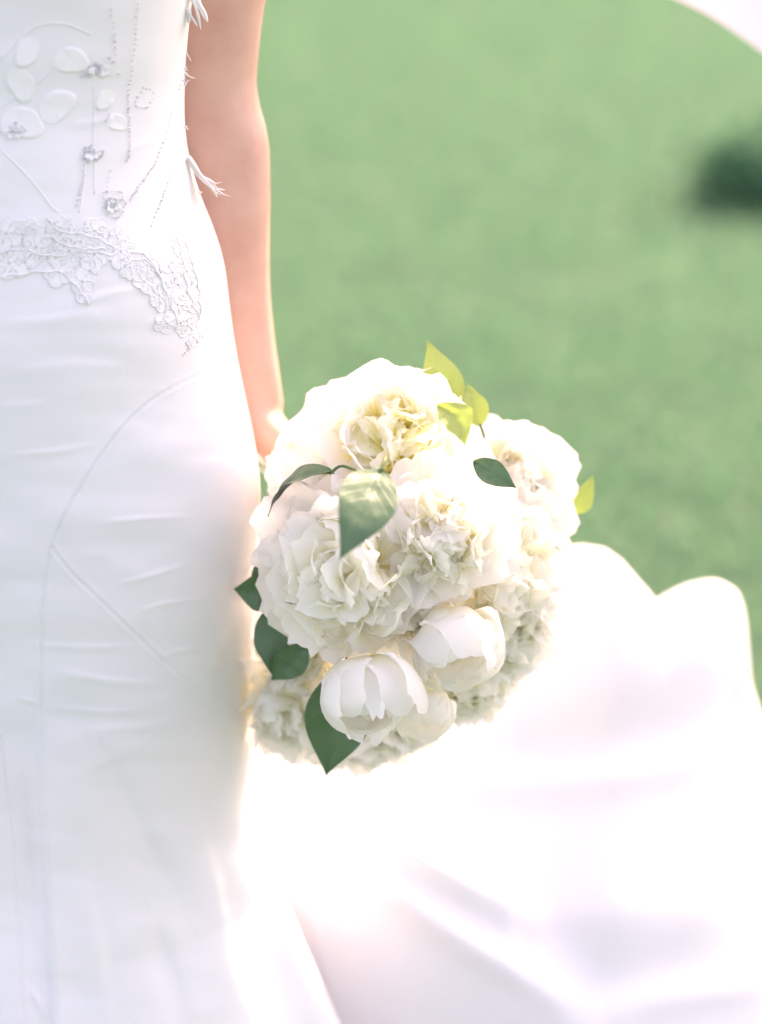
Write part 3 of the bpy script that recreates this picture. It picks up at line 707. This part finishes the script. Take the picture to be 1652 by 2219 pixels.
def rotz(p, a):
    c, s_ = math.cos(a), math.sin(a)
    return np.stack([p[..., 0] * c - p[..., 1] * s_, p[..., 0] * s_ + p[..., 1] * c, p[..., 2]], -1)

def heart_bomb(mb, R, n, rg, spread=78, frill=1.0, zc=.0, lenf=1.0, wf=1.0):
    """crowded frilled inner petals that make a ragged dome"""
    ncl = max(5, n // 6)
    for i in range(n):
        c = i % ncl; f = (c + .5) / ncl
        inc = math.radians(spread * f ** .55) + rg.normal() * .16; az = c * 2.39996 + rg.normal() * (.30 / (.3 + f))
        L = R * lenf * (1.02 + .14 * f) * rg.uniform(.80, 1.12); W = R * wf * rg.uniform(.26, .50)
        p_, uv = petal_pts(L, W, rg.uniform(-6, 6), rg.uniform(50, 96), 1.7, rg.uniform(-.35, .35), R * .050 * frill, .07, 0, rg, 13, 13, rg.uniform(2, 4.2), rg.uniform(-15, 35), .34, skew=rg.uniform(-.15, .15))
        q_ = p_ / R
        p_ = p_ + R * .055 * frill * uv[..., 1:2] * np.stack([vnoise(q_[..., 1] * 5 + i, q_[..., 2] * 4, 31), vnoise(q_[..., 0] * 5, q_[..., 2] * 4 + i, 32), vnoise(q_[..., 0] * 5 + i, q_[..., 1] * 5, 33)], -1)
        p_ = rotz(p_, rg.uniform(0, 6.28) if rg.random() < .6 else math.pi + rg.normal() * .6)
        ci, si = math.cos(inc), math.sin(inc)
        p_ = np.stack([p_[..., 0] * ci + p_[..., 2] * si, p_[..., 1], -p_[..., 0] * si + p_[..., 2] * ci], -1)
        p_[..., 2] += zc
        mb.grid(rotz(p_, az), uv)

def place(c_px, c_py, Y, axis, lift, roll):
    ax = Vector(norm(axis)); q = ax.to_track_quat('Z', 'Y'); o = Vector(P(c_px, c_py, Y)) - ax * lift
    return Matrix.Translation(o) @ q.to_matrix().to_4x4() @ Matrix.Rotation(roll, 4, 'Z')

def peony(spec):
    kind, cx, cy, Rpx, axis, Y, seed, label = spec[:8]
    rg = np.random.default_rng(seed)
    R = Rpx * PXS * (np.dot(P(cx, cy, Y) - CAM, FWD) / DIST)
    M = bouquet_inv @ place(cx, cy, Y, axis, R * .55, rg.uniform(0, 6.28))
    mb = MB()
    petals = []          # (pts, uv, azimuth)
    def layer(n, L, W, a0, a1, p=1.0, cup=.3, ruf=.03, notch=.05, off=0, jit=.15, tip=0, r0=.12, zj=0, hi=15, rnd=.27):
        for i in range(n):
            az = off + 2 * math.pi * (i + rg.normal() * jit) / n
            pp, uv = petal_pts(R * L * rg.uniform(.9, 1.1), R * W * rg.uniform(.85, 1.12), a0 + rg.normal() * 5, a1 + rg.normal() * 9, p, cup * rg.uniform(.7, 1.3), R * ruf * rg.uniform(.6, 1.5), notch, R * r0, rg, hi, hi, rg.uniform(2.5, 5), tip + rg.normal() * 12, round_=rnd, skew=rg.normal() * .05)
            pp[..., 2] += zj * R
            petals.append((pp, uv, az))
    if kind == 'bomb':
        heart_bomb(mb, R * .90, 70, rg, 82, 1.0, R * .06)
        layer(7, 1.14, .66, 100, 76, 1, .16, .085, .08, 0, tip=8); layer(6, 1.04, .6, 86, 40, 1, .28, .07, .07, .5)
    elif kind == 'bowl':      # wide guard petals cupping a ruffled centre
        heart_bomb(mb, R * .82, 56, rg, 70, 1.0, R * .12)
        layer(6, 1.20, .74, 98, 62, 1, .2, .075, .07, 0); layer(6, 1.18, .74, 84, 18, 1, .34, .05, .05, .5); layer(5, 1.08, .64, 66, 0, 1, .42, .05, .07, .2)
    elif kind == 'cup':       # half-open globe
        heart_bomb(mb, R * .74, 30, rg, 42, .9, R * .1, 1.35)
        layer(6, 2.18, .94, 95, -56, 1.0, .46, .014, .03, 0, .1, 0, .10, rnd=.46); layer(6, 2.10, .86, 86, -50, 1.0, .5, .02, .05, .5, .1, 0, .08, rnd=.42); layer(5, 1.85, .62, 70, -34, 1.0, .5, .05, .09, .3, .1, 0, .06)
    elif kind == 'globe':     # nearly closed
        heart_bomb(mb, R * .6, 18, rg, 30, .6, R * .1, 1.3)
        layer(5, 2.2, 1.02, 95, -58, 1.0, .44, .012, .02, 0, .05, 0, .10); layer(5, 2.1, .9, 88, -55, 1.0, .46, .02, .03, .63, .05, 0, .08)
    flower = link('peony', mb.mesh('peony', M_HEART_Y if seed == 11 else M_HEART), bouquet)
    flower.matrix_local = M
    if label: flower['label'] = label
    for pp, uv, az in petals:
        mp_ = MB(); mp_.grid(rotz(pp, az), uv)
        link('petal', mp_.mesh('petal', M_PETAL), flower)
    return flower

FL = [
    ('bowl', 858, 950, 172, (.06, -.74, .64), -.060, 11, 'large open peony with yellow centre at the top of the bouquet'),
    ('bowl', 1122, 1040, 145, (.45, -.68, .52), -.015, 12, 'open peony at the upper right of the bouquet'),
    ('bomb', 672, 1090, 115, (-.50, -.78, .32), -.060, 13, 'creamy ruffled peony beside the wrist'),
    ('bomb', 742, 1262, 190, (-.18, -.95, .06), -.125, 14, 'large ruffled peony under the pale camellia leaf'),
    ('bomb', 968, 1165, 140, (.14, -.93, .20), -.120, 15, None),
    ('bomb', 1110, 1250, 155, (.46, -.88, .0), -.070, 16, None),
    ('cup', 980, 1380, 94, (.16, -.84, -.50), -.112, 17, 'half-open cupped peony low in the middle'),
    ('cup', 790, 1482, 104, (.14, -.82, -.54), -.145, 18, 'round half-open peony above the dark pointed leaf'),
    ('bomb', 622, 1555, 150, (-.34, -.88, -.34), -.045, 19, None),
    ('bowl', 790, 1618, 135, (.02, -.66, -.75), -.030, 20, None),
    ('bowl', 1100, 1390, 150, (.46, -.78, -.38), -.045, 21, None),
    ('bomb', 1020, 1510, 115, (.22, -.80, -.55), -.055, 22, None),
    ('globe', 915, 1525, 66, (.02, -.8, -.6), -.105, 23, 'small closed peony bud at the lower middle'),
    ('bowl', 1180, 1185, 100, (.85, -.52, .05), -.010, 24, None),
    ('bowl', 655, 985, 88, (-.50, -.45, .72), .0, 25, None),
    ('bowl', 648, 1405, 112, (-.55, -.80, -.2), -.060, 26, None),
    ('bomb', 888, 1592, 92, (.10, -.80, -.58), -.050, 27, None),
    ('bomb', 700, 1610, 100, (-.15, -.80, -.58), -.035, 28, None),
    ('bowl', 1130, 1330, 118, (.62, -.76, -.2), -.040, 29, None),
    ('bomb', 868, 1335, 100, (.05, -.98, -.15), -.112, 30, None),
    ('bomb', 1062, 1118, 84, (.35, -.88, .30), -.085, 31, None),
    ('bomb', 622, 1195, 84, (-.55, -.82, .05), -.070, 32, None),
]
for f in FL: peony(f)

# --- leaves: base, tip (layout px + depth), width, facing
def leaf(b, t, W, face, mat, bend=.10, fold=.18, serr=1.0, seed=0, twist=0.0, bendside=0.0, stalk=True):
    rg = np.random.default_rng(seed + 300)
    B = P(*b) ; T = P(*t); d = T - B; L = np.linalg.norm(d); d = d / L
    nrm = np.asarray(face, float); nrm = norm(nrm - d * np.dot(nrm, d)); s = np.cross(d, nrm)
    nv, nu = 61, 9
    v = np.linspace(0, 1, nv)[:, None]; u = np.linspace(-1, 1, nu)[None, :]
    w = W * (np.sin(np.pi * v ** .84) ** .9) * (1 - .5 * v ** 4)
    w = w * (1 + serr * .035 * np.where(np.abs(u) > .99, 1, 0) * (((v * 30) % 1) * 1.0 - .4))
    lat = u * w
    ht = bend * L * np.sin(np.pi * v) + fold * np.abs(lat) + .0012 * vnoise(u * 2 + seed, v * 7, seed) - .0007 * np.exp(-(u / .12) ** 2)
    tw = twist * (v - .3)
    pts = B + d * (L * v)[..., None] + s * (lat * np.cos(tw) + bendside * L * np.sin(np.pi * v))[..., None] + nrm * (ht + lat * np.sin(tw))[..., None] if False else (
        B[None, None] + (L * v + 0 * u)[..., None] * d + (lat * np.cos(tw) + bendside * L * np.sin(np.pi * v))[..., None] * s + (ht + lat * np.sin(tw))[..., None] * nrm)
    pts = pts - H_IN
    mbl = MB(); mbl.grid(pts[:, ::-1], np.stack([u + 0 * v, v + 0 * u], -1))
    o = mbl.build('leaf', mat, bouquet)
    if not stalk: return o
    ms = MB(); q = catmull([B - H_IN - d * .016 - nrm * .010, B - H_IN - d * .008, B - H_IN + d * .003], 8)
    tube(ms, q, .0011, 6); ms.build('stalk', M_STEM, o)
    return o
leaf((826, 1016, -.178), (737, 1212, -.236), .0195, (.27, -.60, .75), M_LEAF, .10, .22, 1, 1, twist=.4)['label'] = 'pale glossy camellia leaf lying across the front peonies'
leaf((722, 1022, -.105), (580, 1118, -.085), .016, (-.25, -.05, .96), M_LEAF, .16, .2, 1, 2)
leaf((990, 905, -.02), (926, 738, -.005), .0150, (.25, -.95, .1), M_LEAFY, .06, -.30, .4, 3)['label'] = 'tall yellow-green leaf rising above the top peony'
leaf((1042, 925, -.015), (1012, 828, -.01), .0105, (.5, -.8, .1), M_LEAFY, .12, .3, .4, 4, bendside=-.10)
leaf((948, 876, -.135), (1008, 966, -.145), .0115, (.25, -.85, .45), M_LEAFY, .05, .3, .4, 5, bendside=-.16, stalk=False)['label'] = 'small bright green leaf curling over the top peony'
leaf((1026, 1000, -.078), (1120, 1058, -.092), .0092, (-.1, -.85, .5), M_LEAF, .05, .15, 1, 6, stalk=False)
leaf((1228, 1118, .01), (1287, 1028, .02), .0095, (.55, -.8, .2), M_LEAFY, .10, .3, .4, 7)['label'] = 'slim yellow-green leaf sticking out at the right'
leaf((600, 1280, -.055), (506, 1276, -.06), .015, (-.2, -.95, .2), M_LEAF, .10, .3, 1, 8, twist=.5)
leaf((575, 1205, -.05), (590, 1310, -.055), .012, (-.4, -.9, .1), M_LEAF, .03, .2, 1, 9)
leaf((592, 1300, -.055), (600, 1474, -.075), .0138, (-.5, -.8, .25), M_LEAF, .12, .3, 1, 10, bendside=-.06, twist=.7)['label'] = 'green leaf hugging the left side of the bouquet'
leaf((668, 1398, -.09), (588, 1474, -.085), .012, (-.1, -.95, .1), M_LEAF, .05, .2, 1, 11)
leaf((748, 1440, -.085), (707, 1682, -.10), .0245, (.05, -.92, -.05), M_LEAF, .07, .24, 1, 12, twist=-.35)['label'] = 'dark green pointed leaf hanging at the bottom'
# --- stems and ribbon
srng = np.random.default_rng(4)
for i in range(12):
    a = i * 2.4; r0 = .0035 + .0105 * math.sqrt((i + .3) / 12); e1, e2 = E1, np.cross(HAX, E1)
    off = (math.cos(a) * e1 + math.sin(a) * e2)
    ms = MB(); q = catmull([off * .045 - HAX * .02, off * .022 + HAX * .045, off * r0 + HAX * .09, off * r0 + HAX * .15, off * r0 * 1.25 + HAX * (.20 + srng.uniform(-.01, .01))], 18)
    tube(ms, q, .0032, 8); ms.build('stem', M_STEM, bouquet)
mr = MB(); t = np.linspace(0, 1, 120); a = t * 2 * math.pi * 6
q = HAX * (.095 + .075 * t)[:, None] + .0155 * (np.cos(a)[:, None] * E1 + np.sin(a)[:, None] * np.cross(HAX, E1))
mr.grid(np.stack([q - HAX * .0075, q + .0004 * norm(q - HAX * (q @ HAX)[:, None]), q + HAX * .0075])); mr.build('ribbon', M_DRESS, bouquet)
